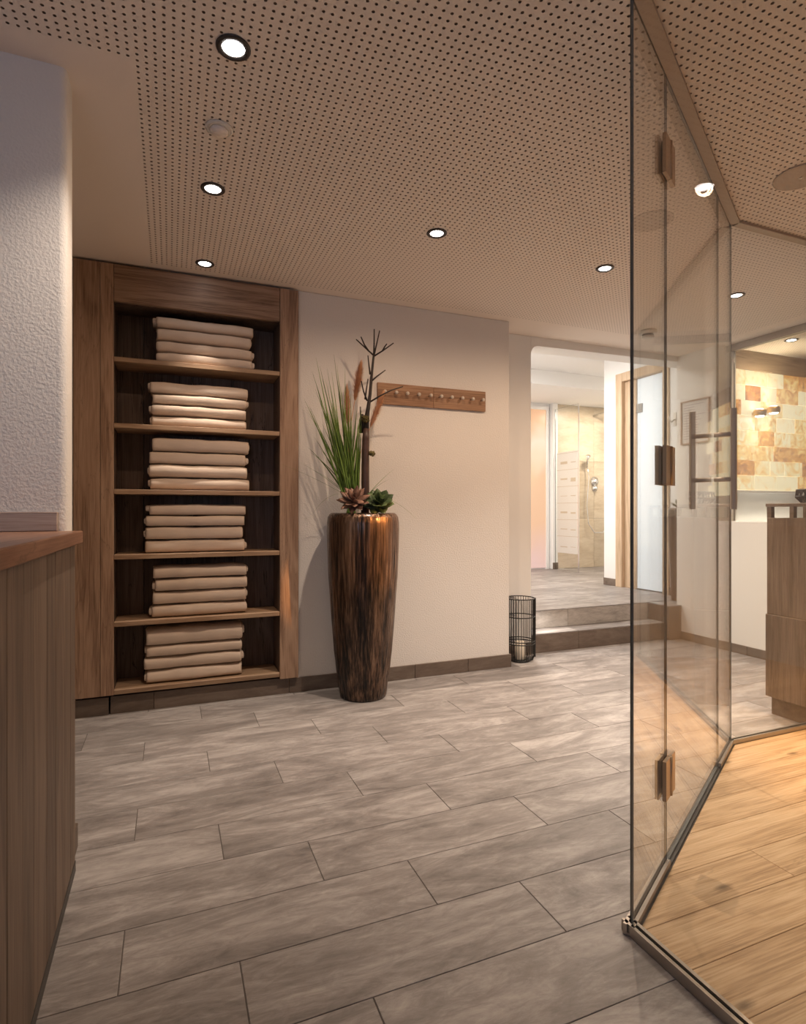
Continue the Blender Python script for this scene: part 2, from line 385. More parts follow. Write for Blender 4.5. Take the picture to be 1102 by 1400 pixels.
# white partition on the left, behind the counter, with a softly rounded end
def partition():
    mb = MB(); r = .025; x1 = -.318; y0, y1 = 2.19, 2.33
    poly = [(-2.7, y0)] + [(x1-r+r*math.sin(a), y0+r-r*math.cos(a)) for a in [i*pi/12 for i in range(7)]] \
        + [(x1-r+r*math.cos(a), y1-r+r*math.sin(a)) for a in [i*pi/12 for i in range(7)]] + [(-2.7, y1)]
    return mb.prism(poly, 0, CEIL)
auto_smooth(struct('wall_partition', partition(), M['wall']), 40)
struct('wall_niche', MB().box(-2.7, VW, 0, -.52, 4.3, CEIL), M['wall'])
struct('wall_behind_shelf', MB().box(-.6, 4.2, 0, .9, 4.3, CEIL), M['wall'])
struct('wall_left', MB().box(-2.8, -3, 0, -2.7, 4.3, CEIL), M['wall'])
wr = MB()
wr.box(-2.8, -3.1, 0, -1.9, -3, CEIL).box(-.7, -3.1, 0, RW+.17, -3, CEIL).box(-1.9, -3.1, 0, -.7, -3, .95).box(-1.9, -3.1, 2.25, -.7, -3, CEIL)
struct('wall_rear', wr, M['wall'])
wn = struct('window_1', MB().obox((-1.9, -3.05), (-.7, -3.05), .02, .95, 2.25), M['glass'])
wf = MB()
for a, b_ in ((-1.9, -1.85), (-1.325, -1.275), (-.75, -.7)): wf.box(a, -3.09, .95, b_, -3.01, 2.25)
for a, b_ in ((.95, 1.0), (2.2, 2.25)): wf.box(-1.9, -3.09, a, -.7, -3.01, b_)
struct('window_frame', wf, M['wall_white'], wn)

# --- ceiling: closed slab, plain plasterboard margins and a really perforated sheet
ce = struct('ceiling', MB().box(-2.8, -3.1, CEIL+.004, 7.6, 4.12, CEIL+.1), M['felt'])
UL, VF, VN, UR = -.112, 3.72, .55, 4.40
pb = MB()
pb.box(-2.8, -3.1, CEIL, 7.6, VN, CEIL+.003)                       # towards the camera
pb.box(-2.8, 2.07, CEIL, UL, 4.12, CEIL+.003)                      # over the shelf, left
pb.box(UL, VF, CEIL, 7.6, 4.12, CEIL+.003)
pb.box(UR, VN, CEIL, 4.72, VF, CEIL+.003)
pb.box(-2.8, VN, CEIL, -1.62, 2.07, CEIL+.003)
obj('plasterboard', pb, M['ceiling'], ce)
def perforated(x0, y0, x1, y1, pitch=.0274, r=.0053):
    nx, ny = round((x1-x0)/pitch), round((y1-y0)/pitch)
    px, py = (x1-x0)/nx, (y1-y0)/ny
    sq = np.array([(1,1),(0,1),(-1,1),(-1,0),(-1,-1),(0,-1),(1,-1),(1,0)], float)*.5
    an = np.array([pi/4*(k+1) for k in range(8)])
    ci = np.stack([np.cos(an), np.sin(an)], 1)*r
    gx, gy = np.meshgrid(np.arange(nx), np.arange(ny))
    ctr = np.stack([x0+(gx.ravel()+.5)*px, y0+(gy.ravel()+.5)*py], 1)
    n = len(ctr)
    v = np.concatenate([ctr[:, None, :]+sq[None]*[px, py], ctr[:, None, :]+ci[None]], 1)       # n,16,2
    V = np.concatenate([v, np.full((n, 16, 1), CEIL)], 2).reshape(-1, 3)
    q = np.array([(k, 8+k, 8+(k+1) % 8, (k+1) % 8) for k in range(8)])
    F = (q[None] + (np.arange(n)*16)[:, None, None]).reshape(-1, 4)
    return V, F
Vs, Fs, k0 = [], [], 0
for rct in ((UL, VN, UR, VF), (-1.62, VN, UL, 2.07), (4.72, 1.6, 6.6, VF-.05)):
    v, f = perforated(*rct); Vs.append(v); Fs.append(f+k0); k0 += len(v)
V = np.concatenate(Vs); F = np.concatenate(Fs)
me = bpy.data.meshes.new('perforated_sheet'); me.vertices.add(len(V)); me.vertices.foreach_set('co', V.ravel())
me.loops.add(F.size); me.loops.foreach_set('vertex_index', F.ravel().astype(np.int32))
me.polygons.add(len(F)); me.polygons.foreach_set('loop_start', np.arange(0, F.size, 4, dtype=np.int32))
me.update(calc_edges=True); me.validate(); me.materials.append(M['ceiling'])
tag(link('perforated_sheet', me, ce, -wloc(ce)), kind='stuff')
pb2 = MB().box(6.6, VN, CEIL, 7.6, VF, CEIL+.003).box(4.72, VN, CEIL, 6.6, 1.6, CEIL+.003)
obj('plasterboard', pb2, M['ceiling'], ce)

# --- floors
fl_ = struct('floor', MB().box(-2.8, -3.1, -.06, 7.6, 4.3, -.0025), M['grout'])
TL, TW, GR = .878, .2417, .0026
tile_me = {}
def tile_mesh(l, wd, m='tile', t=.008):
    key = (round(l, 4), round(wd, 4), m)
    if key not in tile_me:
        c = .0012
        b = [(-l/2, -wd/2), (l/2, -wd/2), (l/2, wd/2), (-l/2, wd/2)]
        P = [(x, y, -t) for x, y in b] + [(x, y, -c) for x, y in b] + [(x-math.copysign(c, x), y-math.copysign(c, y), 0) for x, y in b]
        Fq = [(8, 9, 10, 11)]
        for i in range(4):
            j = (i+1) % 4; Fq += [(i, j, 4+j, 4+i), (4+i, 4+j, 8+j, 8+i)]
        mb = MB().add(P, Fq); tile_me[key] = mb.mesh('tile', M[m])
    return tile_me[key]
def in_cabin(x, y, mg=.03):
    if x < AV.x+mg or y > BV.y-mg: return False
    return (Vector((x, y))-AV).dot(NV) < -mg
def lay_tiles(parent, x0, x1, y0, y1, z, skip=None, v0=1.340, u0=.173, m='tile'):
    k = math.floor((y0-v0)/TW)
    while v0+k*TW < y1-.005:
        ya, yb = max(y0, v0+k*TW), min(y1, v0+(k+1)*TW)
        ub = u0-k*TL/3
        j = math.floor((x0-ub)/TL)
        while ub+j*TL < x1-.005:
            xa, xb = max(x0, ub+j*TL), min(x1, ub+(j+1)*TL)
            j += 1
            if xb-xa < .02 or yb-ya < .02: continue
            if skip and all(skip(x, y) for x in (xa, xb) for y in (ya, yb)): continue
            link('tile', tile_mesh(xb-xa-.003, yb-ya-.0018, m), parent, Vector(((xa+xb)/2, (ya+yb)/2, z)) - wloc(parent))
        k += 1
lay_tiles(fl_, -.62, RW, -.1, 4.079, 0, in_cabin)
obj('floor_slab', MB().box(-2.8, -3.1, -.002, RW, -.105, 0), M['tile'], fl_)
# oak planks of the glass cabin
wfl = struct('wood_floor', MB().prism([(AV.x+.03, -2.9), (RW, -2.9), (RW, BV.y-.02), (BV.x+.01, BV.y-.02), (AV.x+.03, AV.y-.01)], .0002, .002), M['grout'])
PW = .1555; rr = random.Random(5)
y = 1.095-PW*6
while y < BV.y-.02:
    ya, yb = y, min(y+PW, BV.y-.018); y += PW
    x = AV.x-.2-rr.random()*1.2
    while x < RW:
        L = 1.5+rr.random()*.9
        xa, xb = x, min(x+L, RW); x += L
        if xb < AV.x+.03: continue
        bm = bmesh.new(); bmesh.ops.create_cube(bm, size=1)
        for v in bm.verts: v.co = Vector((xa+.0007+(v.co.x+.5)*(xb-xa-.0014), ya+.0007+(v.co.y+.5)*(yb-ya-.0014), .0022+(v.co.z+.5)*.008))
        bmesh.ops.bevel(bm, geom=[e for e in bm.edges if all(v.co.z > .008 for v in e.verts)], offset=.0012, segments=1, affect='EDGES')
        for co, no in ((Vector((AV.x+.02, 0, 0)), Vector((-1, 0, 0))), (Vector((*(AV-NV*.022), 0)), Vector((NV.x, NV.y, 0)))):
            g = bm.verts[:]+bm.edges[:]+bm.faces[:]
            res = bmesh.ops.bisect_plane(bm, geom=g, plane_co=co, plane_no=no, clear_outer=True)
            bmesh.ops.holes_fill(bm, edges=[e for e in bm.edges if len(e.link_faces) == 1])
        if len(bm.faces) < 4: bm.free(); continue
        obj('plank', MB().bm(bm), M['floor_oak'], wfl)

# --- baseboards
def skirting(name, pieces, m='tile_dark'):
    root = None
    for a in pieces:
        mb = MB().box(*a, .0015)
        if root is None: root = struct(name, mb, M[m])
        else: obj('tile', mb, M[m], root)
def on_back(px): # u on the back wall under a picture column
    d = at(px, 0, 1); return d.x/d.y*VW
skirting('baseboard_back', [(.735, VW-.012, 0, 1.64, VW, .097), (1.643, VW-.012, 0, 2.075, VW, .097), (2.078, VW-.012, 0, 2.455, VW, .097)])
skirting('baseboard_corner', [(2.443, VW, 0, 2.455, 4.06, .097), (2.455, 4.048, 0, 2.82, 4.06, .097)])
skirting('baseboard_right', [(RW-.012, 3.35, 0, RW, 4.03, .075), (RW-.012, 2.75, 0, RW, 3.347, .075), (RW-.012, 2.4, 0, RW, 2.747, .075)])
skirting('baseboard_partition', [(-.318, 2.2, 0, -.305, 2.345, .085)])

# --- steps and the raised floor
UF = .32
st = struct('floor_step', MB().box(2.44, 4.09, 0, 4.33, 4.6, .150), M['grout'])
us = [2.45, 3.26, 4.325]
for a, b_ in ((2.5, 3.33), (3.33, 4.325)):
    obj('tile', MB().box(a+.0015, 4.08, 0, b_-.0015, 4.09, .1505, .001), M['tile_dark'], st)
    obj('tile', MB().box(a+.0015, 4.08, .1505, b_-.0015, 4.275, .16, .001), M['tile'], st)
up = struct('floor_upper', MB().box(2.44, 4.29, .15, 7.4, 7.6, UF-.0025).box(4.34, 4.03, 0, 7.4, 4.4, UF-.0025), M['grout'])
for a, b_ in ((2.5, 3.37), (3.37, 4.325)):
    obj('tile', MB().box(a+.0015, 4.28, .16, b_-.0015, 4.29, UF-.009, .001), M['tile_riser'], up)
obj('tile', MB().box(4.328, 4.03, .0, 4.34, 4.29, UF-.009, .001), M['tile_dark'], up)
obj('tile', MB().box(4.328, 4.02, .0, 4.479, 4.03, UF-.009, .001), M['tile_dark'], up)
lay_tiles(up, 2.5, 7.0, 4.28, 7.4, UF, None, 1.42, .4)
lay_tiles(up, 4.328, 4.92, 4.02, 4.28, UF, None, 4.02, 4.328)

# --- raised back room
struct('wall_upper_back', MB().box(2.4, 7.4, 0, 7.4, 7.55, 3.3), M['wall_white'])
struct('wall_upper_left', MB().box(2.3, 4.25, 0, 2.5, 7.4, 3.3), M['wall_white'])
struct('wall_upper_right', MB().box(7.0, 4.1, 0, 7.15, 7.4, 3.3), M['wall_white'])
cu = struct('ceiling_upper', MB().box(2.3, 4.1, 3.07, 7.15, 7.55, 3.3), M['wall_white'])
struct('ceiling_beam', MB().box(2.5, 6.29, 2.88, 7.0, 7.4, 3.07, .003), M['wall_white'])
UD = 4.90                                     # wall with the frosted door
dw = MB().box(UD, 4.23, UF, UD+.2, 4.545, 3.07).box(UD, 5.325, UF, UD+.2, 5.535, 3.07).box(UD, 4.545, 2.82, UD+.2, 5.325, 3.07)
struct('wall_upper_door', dw, M['wall_white'])
struct('wall_upper_end', MB().box(UD+.2, 5.33, UF, 7.0, 5.535, 3.07), M['wall_white'])
skirting('baseboard_upper', [(UD-.012, 5.328, UF, UD, 5.535, UF+.085), (UD-.012, 4.25, UF, UD, 4.542, UF+.085)])
d1 = struct('door_1', MB().box(UD+.05, 4.60, UF+.012, UD+.062, 5.20, 2.715), M['frost_door'])
d1['label'] = 'frosted glass door lit from behind'
for a in ((UD-.02, 5.225, UF, UD+.2, 5.325, 2.82), (UD-.02, 4.545, UF, UD+.2, 4.63, 2.82), (UD-.02, 4.63, 2.72, UD+.2, 5.225, 2.82)):
    obj('door_frame', MB().box(*a, .004), M['pine_z'], d1)
obj('door_jamb', MB().box(UD+.03, 5.05, UF, UD+.09, 5.225, 2.72, .003), M['pine_z'], d1)
obj('hinge', MB().box(UD+.035, 4.97, 2.33, UD+.055, 5.06, 2.43, .002), M['grey_box'], d1)
# orange lit steam room front on the far wall
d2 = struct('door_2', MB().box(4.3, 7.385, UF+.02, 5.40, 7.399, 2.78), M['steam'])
obj('door_frame', MB().box(5.40, 7.37, UF, 5.45, 7.399, 2.83).box(4.3, 7.37, 2.78, 5.40, 7.399, 2.83), M['wall_white'], d2)
struct('trim_pillar', MB().box(5.475, 7.3, UF, 5.56, 7.4, 2.88, .003), M['wall_white'])
struct('baseboard_pillar', MB().box(5.465, 7.29, UF, 5.56, 7.3, UF+.1), M['tile_dark'])
# beige tiled shower wall
sw = struct('wall_shower', MB().box(5.56, 7.36, UF, 7.0, 7.4, 2.88), M['grout'])
for i, (a, b_) in enumerate(((5.56, 6.30), (6.30, 7.0))):
    for z0, z1 in ((UF, 1.1), (1.1, 2.0), (2.0, 2.88)):
        obj('tile', MB().box(a+.0015, 7.35, z0+.0015, b_-.0015, 7.36, z1-.0015, .001), M['tile_beige'], sw)
ss = thing('shower_screen', 'clear glass shower screen with a pale printed panel beside the orange lit door', 'shower screen', (5.51, 7.03, UF))
obj('pane', MB().obox((5.51, 7.29), (5.51, 6.755), .01, UF+.005, 2.78, 1), [M['glass'], M['glass_edge']], ss)
obj('edge_profile', MB().box(5.503, 6.745, UF, 5.517, 6.757, 2.78), M['chrome'], ss)
pn = obj('printed_panel', MB().box(5.520, 6.77, .58, 5.526, 7.27, 2.105), M['paper'], ss)
tx = MB(); rt = random.Random(3)
for i in range(6):
    z0 = .60+i*.25
    tx.box(5.5185, 6.77, z0+.232, 5.5200, 7.27, z0+.238)
    for a, l in ((6.83, .11), (7.02, .16)):
        if rt.random() < .85: tx.box(5.5185, a, z0+.05+rt.random()*.05, 5.5200, a+l, z0+.065+rt.random()*.05)
obj('printed_lines', tx, M['ink_pale'], pn)
sh = thing('rain_shower', 'chrome rain shower with round valve plates and looping hose on the beige tiled wall', 'shower', (6.3, 7.3, UF))
obj('shower_arm', MB().tube([(6.28, 7.335, 2.74), (6.32, 7.1, 2.75), (6.36, 6.96, 2.74), (6.38, 6.9, 2.70)], .014), M['chrome'], sh, True)
obj('shower_head', MB().lathe([(.02, .03), (.13, .012), (.14, 0), (.13, -.006)], 28, (6.39, 6.88, 2.66)), M['chrome'], sh, True)
for z, r_ in ((1.69, .075), (1.58, .05)):
    v = MB().lathe([(r_, 0), (r_, .012), (r_*.45, .016), (r_*.45, .05)], 24)
    v.v = [(6.31+x, 7.348-z_, z+y_) for x, y_, z_ in v.v]
    obj('valve_plate', v, M['chrome'], sh, True)
hp = [(6.12, 7.30, 1.95), (6.13, 7.27, 1.75), (6.10, 7.28, 1.3), (6.14, 7.29, 1.02), (6.26, 7.29, .87), (6.42, 7.29, .87), (6.56, 7.29, 1.0), (6.62, 7.30, 1.2), (6.62, 7.335, 1.35)]
obj('shower_hose', MB().tube(hp, .009), M['chrome'], sh, True)
obj('hand_shower', MB().tube([(6.12, 7.30, 1.90), (6.10, 7.27, 2.02), (6.08, 7.22, 2.08)], [.012, .014, .04]), M['chrome'], sh, True)
for k, (z, l) in enumerate(((2.0, .09),)):
    obj('holder', MB().box(6.10, 7.29, z-.03, 6.14, 7.347, z), M['chrome'], sh)

# ------------------------------------------------------------------ glass cabin
ax = lambda t, n=0: AV + DV*t + NV*n
gc = thing('glass_cabin', 'frameless clear glass cabin walls set in metal floor and ceiling rails around the oak floor', 'glass wall', (2.0, 1.2, 0))
ZT = CEIL-.014; TD0, TD1 = .38, 1.316
CV = Vector((RW-.002, BV.y))
EV = Vector((AV.x, -2.0))
PG = [M['glass'], M['glass_edge']]
for a, b_ in ((ax(.006), ax(TD0-.002)), (ax(TD1+.003), ax(LAB-.004)), (BV+Vector((.004, 0)), CV), (AV+Vector((0, -.006)), EV)):
    obj('pane', MB().obox(a, b_, .008, .012, CEIL-.002, 1), PG, gc)
def channel(p0, p1, z0, z1, wdt=.032):
    """U-shaped rail holding the pane"""
    mb = MB(); p0 = Vector(p0); p1 = Vector(p1); d = (p1-p0).normalized(); n = Vector((-d.y, d.x))
    g = .0055
    for sgn in (-1, 1):
        q = n*sgn*(g+(wdt/2-g)/2)
        mb.obox(p0+q, p1+q, wdt/2-g, z0, z1)
    mb.obox(p0, p1, 2*g, z0, z0+.008)
    return mb
for a, b_ in ((ax(-.02), ax(TD0)), (ax(TD1), ax(LAB+.008)), (BV+Vector((-.012, 0)), CV), (AV+Vector((0, .02)), EV)):
    obj('floor_rail', channel(a, b_, .0012, .032), M['rail'], gc)
for a, b_ in ((ax(0, -.025), ax(LAB-.012, -.025)), (BV+Vector((.012, -.025)), CV-Vector((0, .025))), (AV+Vector((.025, -.02)), EV+Vector((.025, 0)))):
    obj('ceiling_rail', MB().obox(a, b_, .040, ZT, CEIL-.0015), M['rail_ceiling'], gc)
obj('ceiling_seal', MB().obox(ax(0), ax(LAB), .007, CEIL-.002, CEIL-.0005), M['seal'], gc)
obj('door_threshold', MB().obox(ax(TD0+.003), ax(TD1-.003), .03, .0012, .011), M['seal'], gc)
gd = thing('glass_door', 'clear glass cabin door with tall steel pull handles and bronze hinges', 'glass door', (*ax(.85), .012))
obj('pane', MB().obox(ax(TD0+.002), ax(TD1-.002), .008, .016, ZT-.004, 1), PG, gd)
def plate(t0, t1, z0, z1, n0, n1):
    q = (n0+n1)/2; return MB().obox(ax(t0, q), ax(t1, q), abs(n1-n0), z0, z1)
for zc in (2.38, 1.355, .315):
    for sgn in (-1, 1):
        hg = obj('hinge', plate(TD0-.062, TD0-.004, zc-.065, zc+.065, sgn*.006, sgn*.018), M['bronze'], gd)
        obj('hinge', plate(TD0+.004, TD0+.055, zc-.065, zc+.065, sgn*.006, sgn*.018), M['bronze'], gd)
    obj('hinge_pin', MB().tube([(*ax(TD0, -.015), zc-.065), (*ax(TD0, -.015), zc+.065)], .008, 10), M['bronze'], gd, True)
TH = 1.20
for sgn in (-1, 1):
    p = ax(TH, sgn*.083)
    h = obj('pull_handle', MB().tube([(*p, 1.212), (*p, 1.658)], .0135, 16), M['steel'], gd)
    auto_smooth(h)
    for z in (1.345, 1.545):
        obj('handle_standoff', MB().tube([(*ax(TH, sgn*.006), z), (*ax(TH, sgn*.073), z)], .0105, 14), M['steel'], h, True)

# ------------------------------------------------------------------ towel shelf
SF = 3.772; SB = 4.03
tsf = thing('towel_shelf', 'built-in brown oak towel shelf with six compartments in the back wall', 'shelf unit', (.14, SF, 0))
FT = 2.665
obj('side_panel', MB().box(-.515, SF, .118, -.378, SF+.03, FT, .002), M['oak_z'], tsf)
obj('side_panel', MB().box(-.376, SF, .118, -.307, SF+.03, FT, .002), M['oak_z'], tsf)
obj('side_panel', MB().box(.669, SF, .105, .789, SF+.03, FT, .002), M['oak_z'], tsf)
obj('top_panel', MB().box(-.305, SF+.001, 2.447, .667, SF+.03, FT, .002), M['oak_x'], tsf)
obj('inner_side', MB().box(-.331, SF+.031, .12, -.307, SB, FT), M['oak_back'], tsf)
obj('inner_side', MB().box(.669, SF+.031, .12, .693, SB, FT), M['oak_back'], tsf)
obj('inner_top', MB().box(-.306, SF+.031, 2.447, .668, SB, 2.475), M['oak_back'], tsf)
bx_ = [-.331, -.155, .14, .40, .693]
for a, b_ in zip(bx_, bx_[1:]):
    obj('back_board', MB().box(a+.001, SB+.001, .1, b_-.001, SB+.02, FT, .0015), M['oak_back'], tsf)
SHZ = [2.120, 1.727, 1.335, .946, .548, .147]
for z in SHZ:
    s_ = obj('shelf', MB().box(-.3055, SF+.004, z-.028, .6675, SB-.001, z, .002), M['oak_edge'], tsf)
for a, b_ in ((-.53, -.335), (-.325, -.09), (-.088, .733)):
    obj('plinth_tile', MB().box(a, 3.80 if a > -.33 else 3.795, 0, b_, 3.812, .104, .001), M['tile_dark'], tsf)

# towels
ORD = ['top', 'second', 'third', 'bottom']
SHN = ['top shelf', 'second shelf from the top', 'third shelf from the top', 'third shelf from the bottom', 'second shelf from the bottom', 'bottom shelf']
STK = [(-.085, .50, 2.408), (-.11, .475, 2.008), (-.115, .475, 1.664), (-.135, .455, 1.252), (-.10, .47, .868), (-.14, .445, .488)]
def towel(w_, d, t, seed):
    rd = random.Random(seed); mb = MB()
    n, ns = 22, 16
    ph = [rd.random()*6.28 for _ in range(6)]
    def sect(u, sc, hx):
        pts = []
        for k in range(n):
            a = 2*pi*k/n; ca, sa = math.cos(a), math.sin(a)
            e = .45
            y_ = math.copysign(abs(ca)**e, ca)*d/2*sc if ca < 0 else math.copysign(abs(ca)**.3, ca)*d/2*sc
            z_ = math.copysign(abs(sa)**.62, sa)*t/2*(1-(1-sc)*.6)
            pts.append((hx, y_, z_))
        return pts
    secs = []
    us_ = [0, .0, .012, .03] + [i/ns for i in range(1, ns)] + [.97, .988, 1., 1.]
    scs = [.80, .92, .985, 1.] + [1.]*(ns-1) + [1., .985, .92, .80]
    ins = [.006, 0, 0, 0] + [0]*(ns-1) + [0, 0, 0, -.006]
    for u, sc, i_ in zip(us_, scs, ins):
        hx = (u-.5)*w_ + i_
        S_ = sect(u, sc, hx); out = []
        for x, y_, z_ in S_:
            top = z_ > 0
            wv = .0028*math.sin(9*u+ph[0]) + .0016*math.sin(19*u+ph[1]) + .0012*math.sin(31*u+ph[2])
            edge = -.0035*(abs(u-.5)*2)**6
            z2 = z_ + (edge if top else 0) + (wv*.6-.0022 if top else abs(wv)*.35)
            y2 = y_ + .0035*math.sin(7*u+ph[3]) + .002*math.sin(17*u+ph[4]) + (.0018*math.sin(80*z_+ph[5]) if y_ < 0 else 0)
            x2 = x + .004*math.sin(40*y_+ph[4])*(1 if u > .9 or u < .1 else 0)
            out.append((x2, y2, z2+t/2))
        secs.append(out)
    P = [p for s_ in secs for p in s_]; F_ = []
    for i in range(len(secs)-1):
        for k in range(n): F_.append((i*n+k, (i+1)*n+k, (i+1)*n+(k+1) % n, i*n+(k+1) % n))
    F_.append(tuple(range(n))); F_.append(tuple(range((len(secs)-1)*n, len(secs)*n))[::-1])
    mb.add(P, F_)
    # the inner fold that peeks out at one end
    sd = rd.choice((-1, 1)); ex = .006+rd.random()*.012
    x0 = sd*(w_/2-.02); x1 = sd*(w_/2+ex)
    ti = t*.26; zc = t*(.42+rd.random()*.2)
    P = []; F_ = []; m_ = 12
    for x, sc in ((x0, 1), (x1-sd*.004, 1), (x1, .7)):
        for k in range(m_):
            a = 2*pi*k/m_
            P.append((x, math.cos(a)*d*.43 if abs(math.cos(a)) > .7 else math.copysign(d*.43*.9, math.cos(a)) if abs(math.cos(a)) > .01 else 0, zc+math.sin(a)*ti*sc))
    for i in range(2):
        for k in range(m_): F_.append((i*m_+k, i*m_+(k+1) % m_, (i+1)*m_+(k+1) % m_, (i+1)*m_+k))
    F_.append(tuple(range(2*m_, 3*m_)))
    return mb.add(P, F_)
for si, (u0, u1, zt) in enumerate(STK):
    zb = SHZ[si]+.0008; hh = zt-zb; zz = zb
    ws = [R.uniform(.9, 1.1) for _ in range(4)]
    if si == 5: ws[3] *= 1.35
    if si in (1, 2): ws[3] *= 1.15
    for k in range(4):
        t = hh*ws[k]/sum(ws)
        wd_ = (u1-u0)*R.uniform(.955, 1.0); uc = (u0+u1)/2 + R.uniform(-.008, .008)
        mb = towel(wd_, .185, t-.0012, si*10+k)
        me = mb.mesh('bath_towel', M['towel'], Vector((0, 0, 0)), True)
        o = link('bath_towel', me, None, (uc, 3.812+.185/2+R.uniform(-.006, .006), zz))
        tag(o, f'beige folded bath towel, {ORD[3-k]} of the stack on the {SHN[si]}', 'towel', 'bath towels stacked on the oak shelf')
        zz += t

# ------------------------------------------------------------------ planter
PC = Vector((1.172, 3.572, 0))
pl = thing('planter', 'tall dark bronze ribbed planter with grass, succulents and a bare branch against the back wall', 'planter', PC)
prof = [(.140, 0), (.149, .004), (.153, .03), (.172, .16), (.188, .30), (.201, .46), (.213, .62), (.224, .78), (.231, .95), (.234, 1.08), (.233, 1.13), (.229, 1.165), (.219, 1.185), (.206, 1.194), (.196, 1.192), (.190, 1.17)]
def carved():
    n = 220; P = []; F_ = []; rd = random.Random(8)
    zs = []
    for (r0, z0), (r1, z1) in zip(prof, prof[1:]):
        m_ = max(1, int((z1-z0)/.04))
        for i in range(m_): zs.append((r0+(r1-r0)*i/m_, z0+(z1-z0)*i/m_))
    zs.append(prof[-1])
    base = [rd.gauss(0, 1) for _ in range(n)]
    cur = base[:]
    for i, (r_, z) in enumerate(zs):
        cur = [c_*.93 + rd.gauss(0, 1)*.36 for c_ in cur]
        fade = min(1, z/.02, max(0, (1.19-z)/.03))
        for k in range(n):
            a = 2*pi*k/n; q = r_ + .0013*max(-2, min(2, cur[k]))*fade
            P.append((PC.x+q*math.cos(a), PC.y+q*math.sin(a), z))
    for i in range(len(zs)-1):
        for k in range(n): F_.append((i*n+k, i*n+(k+1) % n, (i+1)*n+(k+1) % n, (i+1)*n+k))
    F_.append(tuple(range(n))[::-1])
    return MB().add(P, F_)
obj('pot', carved(), M['pot'], pl, True)
obj('soil', MB().lathe([(.05, 1.15), (.19, 1.15), (.185, 1.168), (.1, 1.18), (.02, 1.182)], 32, (PC.x, PC.y, 0)), M['soil'], pl, True)
ZP = 3.75
def pp(px, py, dz=0): return at(px, py, ZP+dz)
# branch
tr = obj('bare_branch', MB().tube([pp(500.5, 588), pp(501, 575), pp(503, 560), pp(506, 539), pp(508, 515), pp(510, 495), pp(511, 486)],
         [.019, .018, .013, .0105, .009, .0075, .007], 10), M['branch'], pl, True)
obj('stem', MB().tube([pp(499, 702), pp(499.5, 680), pp(499.5, 640), pp(500, 600), pp(500.6, 586)], [.028, .027, .026, .023, .020], 12), M['trunk'], tr, True)
tw = [[(511, 487), (511.5, 470), (511.6, 450)], [(511, 487), (515, 470), (519, 452)], [(511, 486), (500, 476), (487, 464)], [(504, 480), (498, 471), (493.5, 460.5)],
      [(511, 487), (524, 479), (538, 469)], [(523, 480), (526, 474), (529, 470)], [(508, 521), (516, 514), (527, 506)], [(506, 512), (504.5, 500), (503, 486)],
      [(499, 546), (501, 532), (503, 518)], [(502, 548), (497, 535), (494, 521)], [(505, 550), (520, 541), (535, 533.5), (551, 528.5)], [(497, 590), (493, 575), (492.6, 556)]]
for i, t_ in enumerate(tw):
    n_ = len(t_)
    obj('twig', MB().tube([pp(x, y_, -.004*j*(1 if i % 2 else -1)) for j, (x, y_) in enumerate(t_)], [.006-.0025*j/(n_-1) for j in range(n_)], 7), M['branch'], tr, True)
obj('twig', MB().tube([pp(494, 592, .02), pp(494, 575, .015), pp(495, 566, .01)], [.014, .016, .011], 8), M['branch'], tr, True)
def lump(c, r_, seed):
    bm = bmesh.new(); bmesh.ops.create_icosphere(bm, subdivisions=3, radius=1); rd = random.Random(seed)
    for v in bm.verts: v.co = v.co*r_*(1+rd.uniform(-.28, .28)); v.co.z *= .9; v.co += c
    return MB().bm(bm)
obj('lichen', lump(pp(499.5, 573, -.03), .026, 1), M['moss'], tr)
obj('lichen', lump(pp(508.5, 620, -.005), .019, 2), M['moss'], tr)
# grass
gb = pp(480, 690)
tips = [(433, 488), (425, 509), (415, 543), (458, 487), (447, 505), (452, 508), (472, 506), (430, 520), (426, 555), (440, 520), (463, 520), (436, 545), (446, 540), (468, 545),
        (455, 560), (478, 540), (486, 560), (421, 560), (432, 575), (442, 580), (450, 585), (460, 590), (470, 580), (484, 585), (490, 570), (495, 560), (428, 600), (419, 612), (424, 620), (436, 610), (466, 610), (475, 615), (489, 610), (456, 620), (445, 625),
        (459, 500), (437, 500), (450, 525), (443, 515), (474, 530), (430, 535), (466, 530), (480, 556), (492, 582), (452, 548), (458, 572)]
def blade(p0, p1, droop, wd, seed):
    rd = random.Random(seed); mb = MB(); n = 9
    d = p1-p0; side = Vector((cs, -sn, 0))*1.0 + Vector((sn, cs, 0))*rd.uniform(-.6, .6); side.normalize()
    nrm = d.cross(side).normalized()
    P = []
    for i in range(n):
        t = i/(n-1); q = p0 + d*t + Vector((0, 0, 1))*droop*4*t*(1-t)*.5 
        h = wd*(1-t**1.6)*.5+.0003
        P += [q-side*h, q+nrm*h*.35, q+side*h, q-nrm*h*.1]
    F_ = []
    for i in range(n-1):
        for k in range(4): F_.append((i*4+k, i*4+(k+1) % 4, (i+1)*4+(k+1) % 4, (i+1)*4+k))
    return mb.add(P, F_)
gt = obj('grass_tuft', MB().lathe([(.03, 1.17), (.032, 1.2), (.02, 1.235), (.008, 1.25)], 12, (gb.x, gb.y, 0)), M['grass'], pl, True)
tips += [(440+((i*37) % 56), 545+((i*53) % 75)) for i in range(30)]
for i, (x, y_) in enumerate(tips):
    b0 = pp(480+R.uniform(-9, 9)+(x-465)*.08, 682, R.uniform(-.04, .05)); 
    obj('blade', blade(b0, pp(x+R.uniform(-2, 2), y_+R.uniform(-3, 3), R.uniform(-.16, .1)), R.uniform(.0, .06), R.uniform(.009, .0145), i), M['grass'], gt, True)
